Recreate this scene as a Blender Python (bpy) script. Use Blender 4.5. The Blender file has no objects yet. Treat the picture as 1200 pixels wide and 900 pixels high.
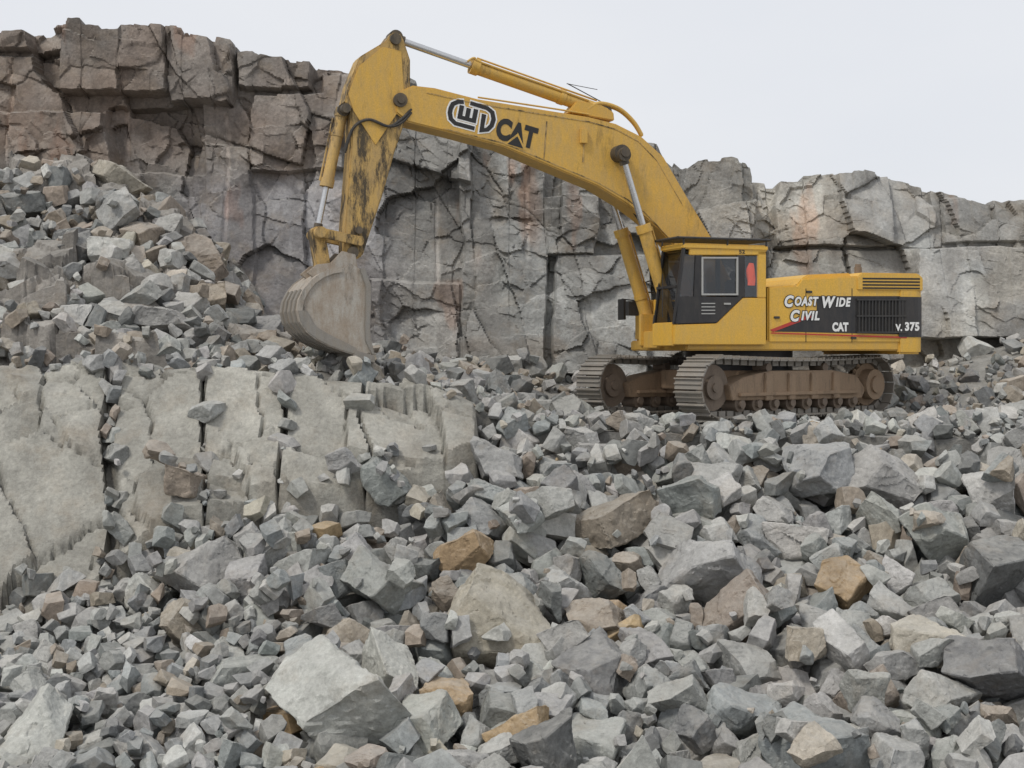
import bpy, bmesh, math, random
import numpy as np
from mathutils import Vector, Matrix, Quaternion, noise as mnoise
random.seed(7); rng = np.random.default_rng(11)
C = bpy.context.scene.collection
F = 1666.7; HZ = 415.0; CZ = 6.0
# ------------------------------------------------------------------ materials
def newmat(name):
    m = bpy.data.materials.new(name); m.use_nodes = True
    nt = m.node_tree; nt.nodes.clear()
    out = nt.nodes.new('ShaderNodeOutputMaterial'); b = nt.nodes.new('ShaderNodeBsdfPrincipled')
    nt.links.new(b.outputs[0], out.inputs[0])
    return m, nt, b
def nnoise(nt, vec, scale, detail=6, rough=.6, mapscale=None):
    if mapscale:
        mp = nt.nodes.new('ShaderNodeMapping'); mp.inputs['Scale'].default_value = mapscale
        nt.links.new(vec, mp.inputs[0]); vec = mp.outputs[0]
    n = nt.nodes.new('ShaderNodeTexNoise'); n.inputs['Scale'].default_value = scale
    n.inputs['Detail'].default_value = detail; n.inputs['Roughness'].default_value = rough
    nt.links.new(vec, n.inputs['Vector']); return n.outputs['Fac']
def maprange(nt, val, a, b, c, d):
    n = nt.nodes.new('ShaderNodeMapRange'); n.inputs[1].default_value = a; n.inputs[2].default_value = b
    n.inputs[3].default_value = c; n.inputs[4].default_value = d; nt.links.new(val, n.inputs[0]); return n.outputs[0]
def mixc(nt, fac, a, b, mode='MIX'):
    n = nt.nodes.new('ShaderNodeMix'); n.data_type = 'RGBA'; n.blend_type = mode
    for sock, v in ((n.inputs[0], fac), (n.inputs[6], a), (n.inputs[7], b)):
        if isinstance(v, (int, float)): sock.default_value = v
        elif isinstance(v, tuple): sock.default_value = (*v, 1)
        else: nt.links.new(v, sock)
    return n.outputs[2]
def math_(nt, op, a, b=None):
    n = nt.nodes.new('ShaderNodeMath'); n.operation = op
    for i, v in enumerate((a, b)):
        if v is None: continue
        if isinstance(v, (int, float)): n.inputs[i].default_value = v
        else: nt.links.new(v, n.inputs[i])
    return n.outputs[0]
def rockmat(name, source, bumpd=.05, stain=.35, dust=.35):
    m, nt, b = newmat(name)
    g = nt.nodes.new('ShaderNodeNewGeometry'); pos = g.outputs['Position']
    if source == 'object':
        oi = nt.nodes.new('ShaderNodeObjectInfo'); tint = oi.outputs['Color']
    else:
        at = nt.nodes.new('ShaderNodeAttribute'); at.attribute_name = 'tint'; tint = at.outputs['Color']
    n1 = maprange(nt, nnoise(nt, pos, 1.7, 5), .3, .7, .76, 1.24)
    n2 = maprange(nt, nnoise(nt, pos, 13, 8, .72), .25, .75, .68, 1.32)
    n3 = maprange(nt, nnoise(nt, pos, 75, 3, .7), .2, .8, .8, 1.2)
    br = math_(nt, 'MULTIPLY', math_(nt, 'MULTIPLY', n1, n2), n3)
    comb = nt.nodes.new('ShaderNodeCombineColor')
    for i in range(3): nt.links.new(br, comb.inputs[i])
    col = mixc(nt, 1.0, tint, comb.outputs[0], 'MULTIPLY')
    st = maprange(nt, nnoise(nt, pos, 1.3, 8, .68), .52, .72, 0, stain)
    col = mixc(nt, st, col, (.33, .25, .165))
    sp = nt.nodes.new('ShaderNodeSeparateXYZ'); nt.links.new(g.outputs['Normal'], sp.inputs[0])
    du = maprange(nt, sp.outputs[2], .25, .95, 0, dust)
    du = math_(nt, 'MULTIPLY', du, maprange(nt, nnoise(nt, pos, 4.5, 6), .35, .65, .25, 1))
    col = mixc(nt, du, col, (.50, .485, .445))
    nt.links.new(col, b.inputs['Base Color']); b.inputs['Roughness'].default_value = .88
    b.inputs['Specular IOR Level'].default_value = .25
    vo = nt.nodes.new('ShaderNodeTexVoronoi'); vo.inputs['Scale'].default_value = 4.5; nt.links.new(pos, vo.inputs['Vector'])
    h = math_(nt, 'ADD', nnoise(nt, pos, 6, 10, .72), math_(nt, 'MULTIPLY', vo.outputs['Distance'], .3))
    bp = nt.nodes.new('ShaderNodeBump'); bp.inputs['Strength'].default_value = .8; bp.inputs['Distance'].default_value = bumpd
    nt.links.new(h, bp.inputs['Height']); nt.links.new(bp.outputs[0], b.inputs['Normal'])
    return m
def paint(name, col, dirt=(.22, .17, .11), amt=.5, rough=.5, dark=0.0, metal=0, lo=.42, hi=.72, dth=.5):
    m, nt, b = newmat(name)
    tc = nt.nodes.new('ShaderNodeTexCoord'); pos = tc.outputs['Object']
    n1 = maprange(nt, nnoise(nt, pos, 1.6, 9, .7), lo, hi, .05, amt)
    n2 = maprange(nt, nnoise(nt, pos, 9, 6, .7, (1, 1, .25)), .42, .8, 0, amt * .9)
    c = mixc(nt, n1, col, tuple(x * .6 + y * .5 for x, y in zip(dirt, col)))
    c = mixc(nt, n2, c, dirt)
    if dark > 0:
        n4 = maprange(nt, nnoise(nt, pos, 2.0, 11, .78, (1.3, 1, .35)), dth, dth + .09, 0, dark)
        c = mixc(nt, n4, c, (.035, .03, .024))
    n3 = maprange(nt, nnoise(nt, pos, 40, 3), .3, .7, .86, 1.08)
    cc = nt.nodes.new('ShaderNodeCombineColor')
    for i in range(3): nt.links.new(n3, cc.inputs[i])
    c = mixc(nt, 1.0, c, cc.outputs[0], 'MULTIPLY')
    nt.links.new(c, b.inputs['Base Color']); b.inputs['Metallic'].default_value = metal
    nt.links.new(maprange(nt, n1, 0, 1, rough, .9), b.inputs['Roughness'])
    bp = nt.nodes.new('ShaderNodeBump'); bp.inputs['Strength'].default_value = .3; bp.inputs['Distance'].default_value = .012
    nt.links.new(nnoise(nt, pos, 12, 6), bp.inputs['Height']); nt.links.new(bp.outputs[0], b.inputs['Normal'])
    return m
M = {}
M['rock'] = rockmat('boulder_stone', 'object', .055, .3, .42)
M['rubble'] = rockmat('rubble_stone', 'attr', .04, .3, .38)
M['cliff'] = rockmat('cliff_stone', 'attr', .085, .3, .35)
M['yellow'] = paint('machine_yellow', (.66, .38, .05), (.37, .28, .16), .5, .48)
M['cabyellow'] = paint('cab_yellow', (.74, .43, .05), (.40, .31, .18), .4, .42)
M['dirtyyellow'] = paint('worn_yellow', (.56, .36, .11), (.26, .20, .13), .85, .65, .92, dth=.485)
M['boomyellow'] = paint('boom_yellow', (.66, .39, .065), (.38, .29, .16), .6, .5, .35, dth=.56)
M['black'] = paint('black_paint', (.022, .022, .024), (.12, .10, .08), .3, .45)
M['pin'] = paint('greasy_pin_steel', (.05, .042, .032), (.22, .17, .11), .7, .6)
M['rail'] = paint('black_rail', (.03, .03, .03), (.12, .10, .08), .3, .5)
M['steel'] = paint('rusty_track_steel', (.20, .155, .12), (.24, .19, .14), .7, .65, .25, .2)
M['shoe'] = paint('worn_shoe_steel', (.28, .265, .24), (.29, .24, .18), .6, .5, .15, .3)
M['frame'] = paint('rusty_frame', (.31, .215, .14), (.24, .18, .12), .7, .75, .3)
M['bucket'] = paint('scoured_bucket_steel', (.43, .405, .36), (.25, .175, .11), .95, .5, .5, .1, lo=.38, hi=.66, dth=.53)
M['chrome'] = paint('chrome_rod', (.62, .62, .62), (.4, .38, .34), .2, .22, 0, .9)
M['white'] = paint('white_lettering', (.85, .85, .83), (.6, .55, .46), .2, .5)
M['red'] = paint('red_stripe', (.5, .04, .03), (.3, .15, .1), .3, .5)
M['ink'] = paint('black_lettering', (.015, .015, .015), (.06, .05, .04), .2, .5)
M['rubber'] = paint('hose_rubber', (.03, .03, .03), (.15, .12, .09), .5, .7)
M['vest'] = paint('orange_cloth', (.95, .10, .03), (.8, .2, .1), .2, .9)
M['greyframe'] = paint('grey_window_frame', (.42, .42, .40), (.3, .28, .25), .3, .5)
def glassmat(name, t_):
    m = bpy.data.materials.new(name); m.use_nodes = True; nt = m.node_tree; nt.nodes.clear()
    o = nt.nodes.new('ShaderNodeOutputMaterial'); t = nt.nodes.new('ShaderNodeBsdfTransparent'); t.inputs[0].default_value = (t_, t_, t_, 1)
    g = nt.nodes.new('ShaderNodeBsdfGlossy'); g.inputs['Roughness'].default_value = .08; g.inputs[0].default_value = (.8, .85, .9, 1)
    mx = nt.nodes.new('ShaderNodeMixShader'); mx.inputs[0].default_value = .06
    nt.links.new(t.outputs[0], mx.inputs[1]); nt.links.new(g.outputs[0], mx.inputs[2]); nt.links.new(mx.outputs[0], o.inputs[0])
    return m
M['glass'] = glassmat('tinted_glass', .65); M['clear'] = glassmat('clear_glass', .95)
# ------------------------------------------------------------------ numpy noise
def hsh(ix, iy, seed):
    n = (ix.astype(np.int64) * 374761393 + iy.astype(np.int64) * 668265263 + seed * 1442695041) & 0xffffffff
    n = ((n ^ (n >> 13)) * 1274126177) & 0xffffffff
    return ((n ^ (n >> 16)) & 0xffff) / 65535.0
def vn(x, y, seed):
    ix = np.floor(x); iy = np.floor(y); fx = x - ix; fy = y - iy
    fx = fx * fx * (3 - 2 * fx); fy = fy * fy * (3 - 2 * fy)
    a = hsh(ix, iy, seed); b = hsh(ix + 1, iy, seed); c = hsh(ix, iy + 1, seed); d = hsh(ix + 1, iy + 1, seed)
    return (a * (1 - fx) + b * fx) * (1 - fy) + (c * (1 - fx) + d * fx) * fy
def fbm(x, y, seed, o=4):
    s = 0; a = .5; t = 0
    for k in range(o):
        s = s + a * vn(x, y, seed + k); t += a; a *= .5; x = x * 2.03 + 5.1; y = y * 2.03 + 1.7
    return s / t - .5
def voro(x, y, seed, sq=.45):
    ix = np.floor(x); iy = np.floor(y)
    f1 = np.full(x.shape, 9.); f2 = np.full(x.shape, 9.); cx = np.zeros(x.shape); cy = np.zeros(x.shape); ci = np.zeros(x.shape); cj = np.zeros(x.shape)
    for dx in (-1, 0, 1):
        for dy in (-1, 0, 1):
            jx = ix + dx; jy = iy + dy
            px = jx + .1 + .8 * hsh(jx, jy, seed); py = jy + .1 + .8 * hsh(jx, jy, seed + 31)
            ax = np.abs(px - x); ay = np.abs(py - y); d = np.maximum(ax, ay) + sq * np.minimum(ax, ay); m = d < f1
            f2 = np.where(m, f1, np.minimum(f2, d)); f1 = np.where(m, d, f1)
            cx = np.where(m, px, cx); cy = np.where(m, py, cy); ci = np.where(m, jx, ci); cj = np.where(m, jy, cj)
    return f1, f2, cx, cy, ci, cj
def sstep(a, b, x):
    t = np.clip((x - a) / (b - a), 0, 1); return t * t * (3 - 2 * t)
def blocks(x, y, sx, sy, seed, off, tilt, crack, cw=.06, sq=.45, full=False):
    u = x / sx; v = y / sy
    f1, f2, cx, cy, ci, cj = voro(u, v, seed, sq)
    d = (hsh(ci, cj, seed + 5) - .5) * 2 * off
    d = d + (hsh(ci, cj, seed + 6) - .5) * 2 * tilt * (u - cx) * sx + (hsh(ci, cj, seed + 7) - .5) * 2 * tilt * (v - cy) * sy
    cr = (hsh(ci, cj, seed + 9) > .3) * (1 - sstep(0, cw, f2 - f1))
    d = d - crack * cr
    if full: return d, hsh(ci, cj, seed + 8), cr
    return d, hsh(ci, cj, seed + 8)
# ------------------------------------------------------------------ mesh helpers
def grid_mesh(name, X, Y, Z, col, mat):
    ny, nx = X.shape
    co = np.stack([X, Y, Z], -1).reshape(-1, 3).astype(np.float32)
    i = np.arange(nx - 1)[None, :] + nx * np.arange(ny - 1)[:, None]
    q = np.stack([i, i + 1, i + 1 + nx, i + nx], -1).reshape(-1, 4)
    return raw_mesh(name, co, q, col.reshape(-1, 3), mat, True)
def raw_mesh(name, co, faces, col, mat, smooth):
    k = faces.shape[1]; me = bpy.data.meshes.new(name)
    me.vertices.add(len(co)); me.vertices.foreach_set('co', co.astype(np.float32).ravel())
    me.loops.add(faces.size); me.loops.foreach_set('vertex_index', faces.astype(np.int32).ravel())
    me.polygons.add(len(faces)); me.polygons.foreach_set('loop_start', np.arange(0, faces.size, k, dtype=np.int32))
    me.polygons.foreach_set('use_smooth', np.full(len(faces), smooth))
    me.update(calc_edges=True); me.validate()
    if smooth: me.set_sharp_from_angle(angle=.45)
    a = me.color_attributes.new('tint', 'FLOAT_COLOR', 'POINT')
    a.data.foreach_set('color', np.concatenate([col, np.ones((len(col), 1))], 1).astype(np.float32).ravel())
    me.materials.append(mat); o = bpy.data.objects.new(name, me); C.objects.link(o); return o
# ------------------------------------------------------------------ terrain height field
def zz(py, Y): return CZ + (HZ - py) / F * Y
PL = 4.48
cols = {
 -400: [(10, .3), (19, .4), (22.5, .9), (25.3, 1.6), (26.8, 3.6), (28.3, 5.5), (29.5, 5.8), (33, 8.0), (37.5, 11.2), (45, 12.5)],
 0: [(10, .3), (19, zz(900, 19)), (22.5, zz(790, 22.5)), (25.3, zz(710, 25.3)), (28.0, zz(450, 28.0)), (28.3, zz(442, 28.3)), (29.5, zz(425, 29.5)), (33, zz(325, 33)), (37.5, zz(200, 37.5)), (45, 12)],
 130: [(10, .3), (19, zz(900, 19)), (22.5, zz(780, 22.5)), (26, zz(655, 26)), (28.6, zz(440, 28.6)), (29, zz(430, 29)), (30, zz(415, 30)), (33.5, zz(310, 33.5)), (37.5, zz(205, 37.5)), (45, 12)],
 230: [(10, .3), (19, zz(900, 19)), (22.8, zz(760, 22.8)), (26.6, zz(595, 26.6)), (28.7, zz(438, 28.7)), (29.3, zz(428, 29.3)), (31, zz(405, 31)), (34, zz(330, 34)), (37.5, zz(265, 37.5)), (45, 10)],
 330: [(10, .3), (19, zz(900, 19)), (23, zz(740, 23)), (27, zz(568, 27)), (28.8, zz(448, 28.8)), (29.5, zz(438, 29.5)), (32, zz(412, 32)), (35, zz(398, 35)), (38, zz(378, 38)), (45, 7.5)],
 450: [(10, .3), (19, zz(900, 19)), (23.5, zz(720, 23.5)), (27.5, zz(548, 27.5)), (28.9, zz(458, 28.9)), (29.6, zz(448, 29.6)), (30.5, zz(440, 30.5)), (33, zz(432, 33)), (38, zz(410, 38)), (45, 6.3)],
 560: [(10, .3), (19, zz(900, 19)), (24, zz(700, 24)), (28, zz(525, 28)), (29, zz(475, 29)), (31, zz(460, 31)), (33, zz(452, 33)), (38, zz(425, 38)), (45, 6)],
 680: [(10, .3), (19, zz(900, 19)), (24.5, zz(690, 24.5)), (28.5, zz(505, 28.5)), (29.8, 4.52), (33, 4.5), (36, 4.5), (38, zz(440, 38)), (45, 6)],
 900: [(10, .3), (19, zz(900, 19)), (24.5, zz(690, 24.5)), (28.0, zz(522, 28.0)), (29.2, 4.42), (30, 4.46), (36, PL), (38, 5.0), (45, 6)],
 1080: [(10, .3), (19, zz(900, 19)), (24.5, zz(690, 24.5)), (28.3, zz(518, 28.3)), (30, 4.42), (34, 4.5), (38, zz(425, 38)), (45, 6)],
 1200: [(10, .3), (19, zz(900, 19)), (24.5, zz(680, 24.5)), (28.3, zz(520, 28.3)), (31, 4.42), (34, zz(475, 34)), (38, zz(395, 38)), (45, 7)],
 1500: [(10, .3), (19, zz(900, 19)), (24.5, zz(680, 24.5)), (28.3, zz(520, 28.3)), (31, 4.4), (34, zz(460, 34)), (38, zz(380, 38)), (45, 7)],
}
RES = .05; X0, X1, Y0, Y1 = -17., 19., 13., 39.5
gx = np.arange(X0, X1, RES); gy = np.arange(Y0, Y1, RES)
GX, GY = np.meshgrid(gx, gy); PX = 600 + GX / GY * F
cp = np.array(sorted(cols)); ZC = np.array([np.interp(gy, [a for a, b in cols[c]], [b for a, b in cols[c]]) for c in cp])
pc = np.clip(PX, cp[0], cp[-1] - .01); idx = np.clip(np.searchsorted(cp, pc, side='right') - 1, 0, len(cp) - 2)
t = (pc - cp[idx]) / (cp[idx + 1] - cp[idx]); iyg = np.arange(len(gy))[:, None]
T = ZC[idx, iyg] * (1 - t) + ZC[idx + 1, iyg] * t
bpx = [0, 130, 230, 330, 450, 560, 600]
Yb0 = np.interp(PX, bpx, [25.1, 25.8, 26.4, 26.8, 27.3, 28.0, 29]); Yb1 = np.interp(PX, bpx, [28.5, 28.9, 29.2, 29.3, 29.4, 29.3, 29.2])
wob = 30 * fbm(GY * .8, GX * .3, 77, 2) + 3 * fbm(GY * 5, GX, 79, 2)
crk = np.minimum.reduce([np.abs(PX + wob - 126) / 8, np.abs(PX + wob * .7 - 240) / 2.4, np.abs(PX + wob - 332) / 2.6, np.abs(PX - wob - 425) / 1.5])
Yt_ = Yb1 + .5 * fbm(GX * 1.1, GX * 0, 88, 3); Yl_ = Yb0 + .7 * fbm(GX * .9, GX * 0, 89, 3)
bench = (PX < 560) & (GY > Yl_ - .05) & (GY < Yt_ + .03)
benchm = sstep(-.10, .03, GY - Yl_) * sstep(-.05, .05, Yt_ - GY) * sstep(567, 555, PX)
T = T + .4 * fbm(GX * .5, GY * .5, 3, 3) * sstep(8, 15, GY) * (1 - benchm) * np.where((GY > 28.5) & (PX > 600), .3, 1)
slab = bench & (crk > 1)
jag = .04 * fbm(GX * 4, GY * 4, 39, 3)
bx_ = GX + .15 * fbm(GX * .6, GY * .6, 9, 2) + .12 * GY + jag; by_ = GY * 1.7 + .2 * fbm(GX * .6 + 9, GY * .6, 19, 2) + jag
d1, c1, q1 = blocks(bx_, by_, 2.0, 2.2, 101, .17, .16, .16, .030, full=True)
d2, c2, q2 = blocks(bx_ + .3 * by_, by_ - .2 * bx_, .85, 1.1, 111, .06, .20, .07, .04, full=True)
d3, c3 = blocks(bx_ - .4 * by_, by_, .3, .35, 121, .018, .16, .0, .02)
bsel = sstep(.38, .62, vn(GX * .6, GY * .9, 123))
bd = d1 + d2 * bsel + d3 * bsel + .03 * fbm(GX * 3, GY * 4, 5, 5) - .45 * (1 - sstep(.8, 1.05, crk))
EX, EY, EZ = 5.34, 33.5, 4.58
ua = math.radians(220); uf = (math.cos(ua), math.sin(ua)); ul = (-math.sin(ua), math.cos(ua))
def uc_local(x, y): dx = x - EX; dy = y - EY; return dx * uf[0] + dy * uf[1], dx * ul[0] + dy * ul[1]
uu, vv = uc_local(GX, GY)
foot = (np.abs(uu) < 3.4) & (np.abs(vv) < 2.1)
lower = np.where(GY < 29.4, 1.3, np.where(PX < 345, .75, .12)) * sstep(13, 17, GY)
H0 = T - lower * (1 - benchm) + bd * benchm + .12 * fbm(GX * 1.5, GY * 1.5, 44, 4) * (1 - benchm)
sx_ = GX + .25 * fbm(GX * .7, GY * .7, 141, 2) + jag; sy_ = GY + .25 * fbm(GX * .7 + 4, GY * .7, 142, 2) + jag
l1, lc1, lq = blocks(sx_ + .15 * sy_, sy_, 1.3, .95, 151, .52, .30, .12, .05, full=True); l2, lc2 = blocks(sx_ - .2 * sy_, sy_, .55, .45, 161, .18, .35, .08, .06)
scrm = sstep(365, 320, PX) * sstep(29.7, 30.1, GY)
bed = T + l1 + l2 + .06 * fbm(GX * 2, GY * 2, 145, 5) - .20 + .12 * sstep(220, 120, PX) * (GY > 31)
H0 = np.where(scrm > .5, np.maximum(H0, bed), H0)
H0 = np.where(foot, 4.50 + .06 * fbm(GX * 4, GY * 4, 8, 3), H0)
bedmask = (scrm > .5) & (H0 > T + .16)
rub = np.array([.21, .205, .19]); slabc = np.array([.36, .35, .31])
tone = (.95 + .26 * (c1 - .5) + .22 * (c2 - .5) * bsel + .14 * (c3 - .5) * bsel + .55 * fbm(GX * 1.1, GY * 1.1, 23, 6))[..., None]
colT = rub * (1 - benchm[..., None]) + slabc * tone * benchm[..., None]
stn = sstep(.02, .2, fbm(GX * .7, GY * .8, 29, 5))[..., None] * benchm[..., None]
colT = colT * (1 - .6 * stn) + np.array([.28, .25, .205]) * .6 * stn
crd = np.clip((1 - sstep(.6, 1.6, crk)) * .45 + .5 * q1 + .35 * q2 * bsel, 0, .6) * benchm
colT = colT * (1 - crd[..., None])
bedc = np.array([.28, .262, .238]) * (1 + .5 * (lc1 - .5) + .45 * (lc2 - .5) + .5 * fbm(GX, GY, 146, 6))[..., None]
colT = np.where((scrm > .5)[..., None], bedc, colT)
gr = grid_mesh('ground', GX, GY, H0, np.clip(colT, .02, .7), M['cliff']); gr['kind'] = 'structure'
H = H0.copy()
def gidx(x, y): return int((y - Y0) / RES), int((x - X0) / RES)
def Tat(x, y):
    j, i = gidx(x, y); return T[min(max(j, 0), T.shape[0] - 1), min(max(i, 0), T.shape[1] - 1)]
def hit(px, py, y0=17, y1=38.5):
    for Y in np.arange(y0, y1, .05):
        if CZ + (HZ - py) / F * Y < Tat((px - 600) / F * Y, Y): return (px - 600) / F * Y, Y
    return (px - 600) / F * y1, y1
fl = grid_mesh('quarry_floor', *np.meshgrid(np.linspace(-400, 400, 9), np.linspace(-400, 14, 9)), np.full((9, 9), .27), np.tile(rub, (81, 1)), M['cliff']); fl['kind'] = 'structure'
# ------------------------------------------------------------------ cliff
sil = [(-500, 75), (-250, 60), (0, 50), (60, 48), (72, 40), (88, 37), (150, 41), (200, 44), (275, 52), (282, 68), (330, 72), (365, 75), (371, 82), (405, 86), (470, 95), (520, 118), (600, 140), (700, 165), (768, 168), (776, 182), (800, 206), (812, 198), (850, 193), (868, 198), (882, 219), (908, 220), (912, 213), (960, 213), (1000, 208), (1045, 214), (1100, 227), (1150, 238), (1185, 243), (1200, 240), (1450, 262), (1800, 290)]
cxs = np.arange(-19, 23, .036); ns = 320
YT = 40.5; ypx = 600 + cxs / YT * F
zt = CZ + (HZ - np.interp(ypx, [a for a, b in sil], [b for a, b in sil])) / F * YT
stp = hsh(np.floor(cxs * 1.1 + .4 * fbm(cxs, cxs * 0, 60, 2)), cxs * 0, 61)
zt = zt + .22 * (stp - .5) + .08 * fbm(cxs * 3, cxs * 0, 62, 3)
ss = np.linspace(0, 1, ns)[:, None]
ZF = 3.6 + ss * (zt[None, :] - 3.6); XF = np.repeat(cxs[None, :], ns, 0)
YF = 38.1 + (YT - 38.1) * ss ** 1.15 + .8 * fbm(XF * .14, ZF * .1, 71, 2)
cpx = 600 + XF / YF * F; cpy = HZ - (ZF - CZ) / YF * F
jg = 3 * fbm(XF * 3, ZF * 3, 83, 3)
wx = cpx + 12 * fbm(XF * .8, ZF * .8, 81, 2) + jg; wy = cpy + 9 * fbm(XF * .8 + 7, ZF * .8, 82, 2) + jg
dep = np.zeros_like(XF)
for (a, b, c, d, e) in [(78, 205, 20, 112, .75), (205, 278, 20, 124, .55), (282, 368, 60, 106, .5), (-60, 80, 30, 60, .5), (-40, 78, 66, 150, .25), (135, 242, 126, 205, -.4), (300, 400, 112, 200, .35), (0, 135, 135, 200, .5), (245, 300, 170, 350, .15),
                        (380, 460, 90, 140, .3), (540, 640, 150, 430, .4), (640, 700, 230, 300, .55), (650, 760, 300, 440, .45), (440, 540, 330, 440, .4), (798, 880, 180, 292, .8), (908, 1042, 200, 288, .45), (1040, 1104, 200, 290, .1), (1106, 1300, 235, 285, .25), (1062, 1210, 292, 398, .9), (900, 1062, 292, 420, .25), (1210, 1400, 285, 420, .5)]:
    m = sstep(-1.5, 1.5, wx - a) * sstep(-1.5, 1.5, b - wx) * sstep(-1.5, 1.5, wy - c) * sstep(-1.5, 1.5, d - wy)
    dep = dep * (1 - m) + e * m
jj = .025 * fbm(XF * 3, ZF * 3, 191, 3)
fx = XF + .12 * fbm(XF * .45, ZF * .45, 91, 2) + jj; fz = ZF + .12 * fbm(XF * .45 + 3, ZF * .45, 92, 2) - jj
e0, k0, r0 = blocks(fx + .10 * fz, fz + .3 * fx, 2.5, 5.0, 231, .36, .13, .03, .030, full=True)
e1, k1, r1 = blocks(fx + .22 * fz, fz - .14 * fx, 1.6, 1.9, 201, .24, .26, .02, .030, full=True)
e2, k2, r2 = blocks(fx - .45 * fz, fz + .25 * fx, .95, .8, 211, .13, .32, .0, .04, full=True)
e3, k3 = blocks(fx + .45 * fz, fz + .2 * fx, .36, .28, 221, .04, .30, .0, .06, .8)
rough = .45 + .8 * sstep(240, 120, cpy) + .35 * (cpx > 780); rough = np.clip(rough, 0, 1.1)
smooth_zone = sstep(190, 230, cpx) * sstep(500, 420, cpx) * sstep(180, 230, cpy)
rough = rough * (1 - .4 * smooth_zone)
sel = sstep(.25, .75, vn(XF * .55, ZF * .55, 333)); sel2 = sstep(.3, .75, vn(XF * .9, ZF * .9, 334))
D = dep + e0 + e1 * (.55 + .45 * sel2) + e2 * rough * (.2 + .8 * sel) + e3 * (.15 + rough * sel2 * sel) + .05 * fbm(XF * 1.2, ZF * 1.2, 95, 6)
drill = np.zeros_like(XF)
for dpx, y0_, y1_ in ((19, 75, 190), (269, 140, 345), (512, 215, 330), (150, 130, 190), (618, 190, 300)):
    dd = np.abs(cpx + 4 * fbm(ZF * .3, ZF * 0, dpx, 2) - dpx); drill = np.maximum(drill, sstep(4, 1.0, dd) * sstep(-8, 3, cpy - y0_) * sstep(-8, 3, y1_ - cpy))
D = D - .06 * drill
YD = YF - D
ZD = ZF + (.15 * e2 + .15 * (k2 - .5)) * sstep(.75, 1, ss)
g0 = np.array([.285, .28, .265])
cc = np.tile(g0, (*XF.shape, 1)) * (1 + .30 * (k0 - .5) + .36 * (k1 - .5) + .40 * (k2 - .5) * (.3 + .7 * sel) + .25 * (k3 - .5) * sel2 * sel + .55 * fbm(XF * .6, ZF * .6, 96, 7))[..., None]
def tintmix(cc, w, col): w = np.clip(w, 0, 1)[..., None]; return cc * (1 - w) + cc * (np.array(col) / g0) * w
ul_ = sstep(470, 380, cpx) * sstep(240, 170, cpy)
cc = tintmix(cc, .75 * smooth_zone, (.225, .21, .212))
cc = tintmix(cc, ul_ * (.55 + 1.1 * np.clip(fbm(XF * .8, ZF * .8, 301, 4) + .2, 0, 1)), (.225, .187, .16))
br = sstep(.02, .2, fbm(XF * .35 + 4, ZF * .5, 97, 5))
cc = tintmix(cc, .5 * br, (.255, .215, .175))
lt = sstep(.0, .22, fbm(XF * .5 + 8, ZF * .4, 98, 5) + .22 * sstep(560, 620, cpx) * sstep(790, 740, cpx) * sstep(250, 290, cpy) - .2 * ul_)
cc = tintmix(cc, .75 * lt, (.385, .395, .385))
rustr = np.clip(sstep(515, 540, cpx) * sstep(650, 610, cpx) * sstep(170, 200, cpy) * sstep(330, 260, cpy), 0, 1)
cc = tintmix(cc, .7 * rustr * sstep(-.02, .16, fbm(XF * 2.0, ZF * .5, 302, 5)) + .45 * sstep(.17, .27, fbm(XF * 1.2 + 18, ZF * .4, 99, 5)), (.32, .21, .155))
cc = tintmix(cc, .5 * sstep(.03, .2, fbm(XF * 2.6, ZF * .35, 303, 5)), (.195, .185, .172))
cc = tintmix(cc, .5 * sstep(780, 850, cpx) * sstep(.1, -.1, fbm(XF * .5, ZF * .9, 94, 3)), (.34, .315, .27))
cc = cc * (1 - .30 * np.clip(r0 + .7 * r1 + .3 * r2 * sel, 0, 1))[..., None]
cc = tintmix(cc, drill * .9, (.46, .44, .41))
bY = np.array([.5, 1.2, 2.5, 5, 10, 30, 150]); bX = np.repeat(cxs[None, :], len(bY), 0)
bYv = YD[-1][None, :] + bY[:, None]; bZ = ZD[-1][None, :] + .3 * fbm(bX * .6, bYv * .6, 55, 3) - .08 * np.minimum(bY, 10)[:, None]
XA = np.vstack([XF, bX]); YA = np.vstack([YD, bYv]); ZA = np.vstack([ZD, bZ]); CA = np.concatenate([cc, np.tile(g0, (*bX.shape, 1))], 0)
cl = grid_mesh('cliff', XA, YA, ZA, np.clip(CA, .02, .7), M['cliff']); cl['kind'] = 'structure'
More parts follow.
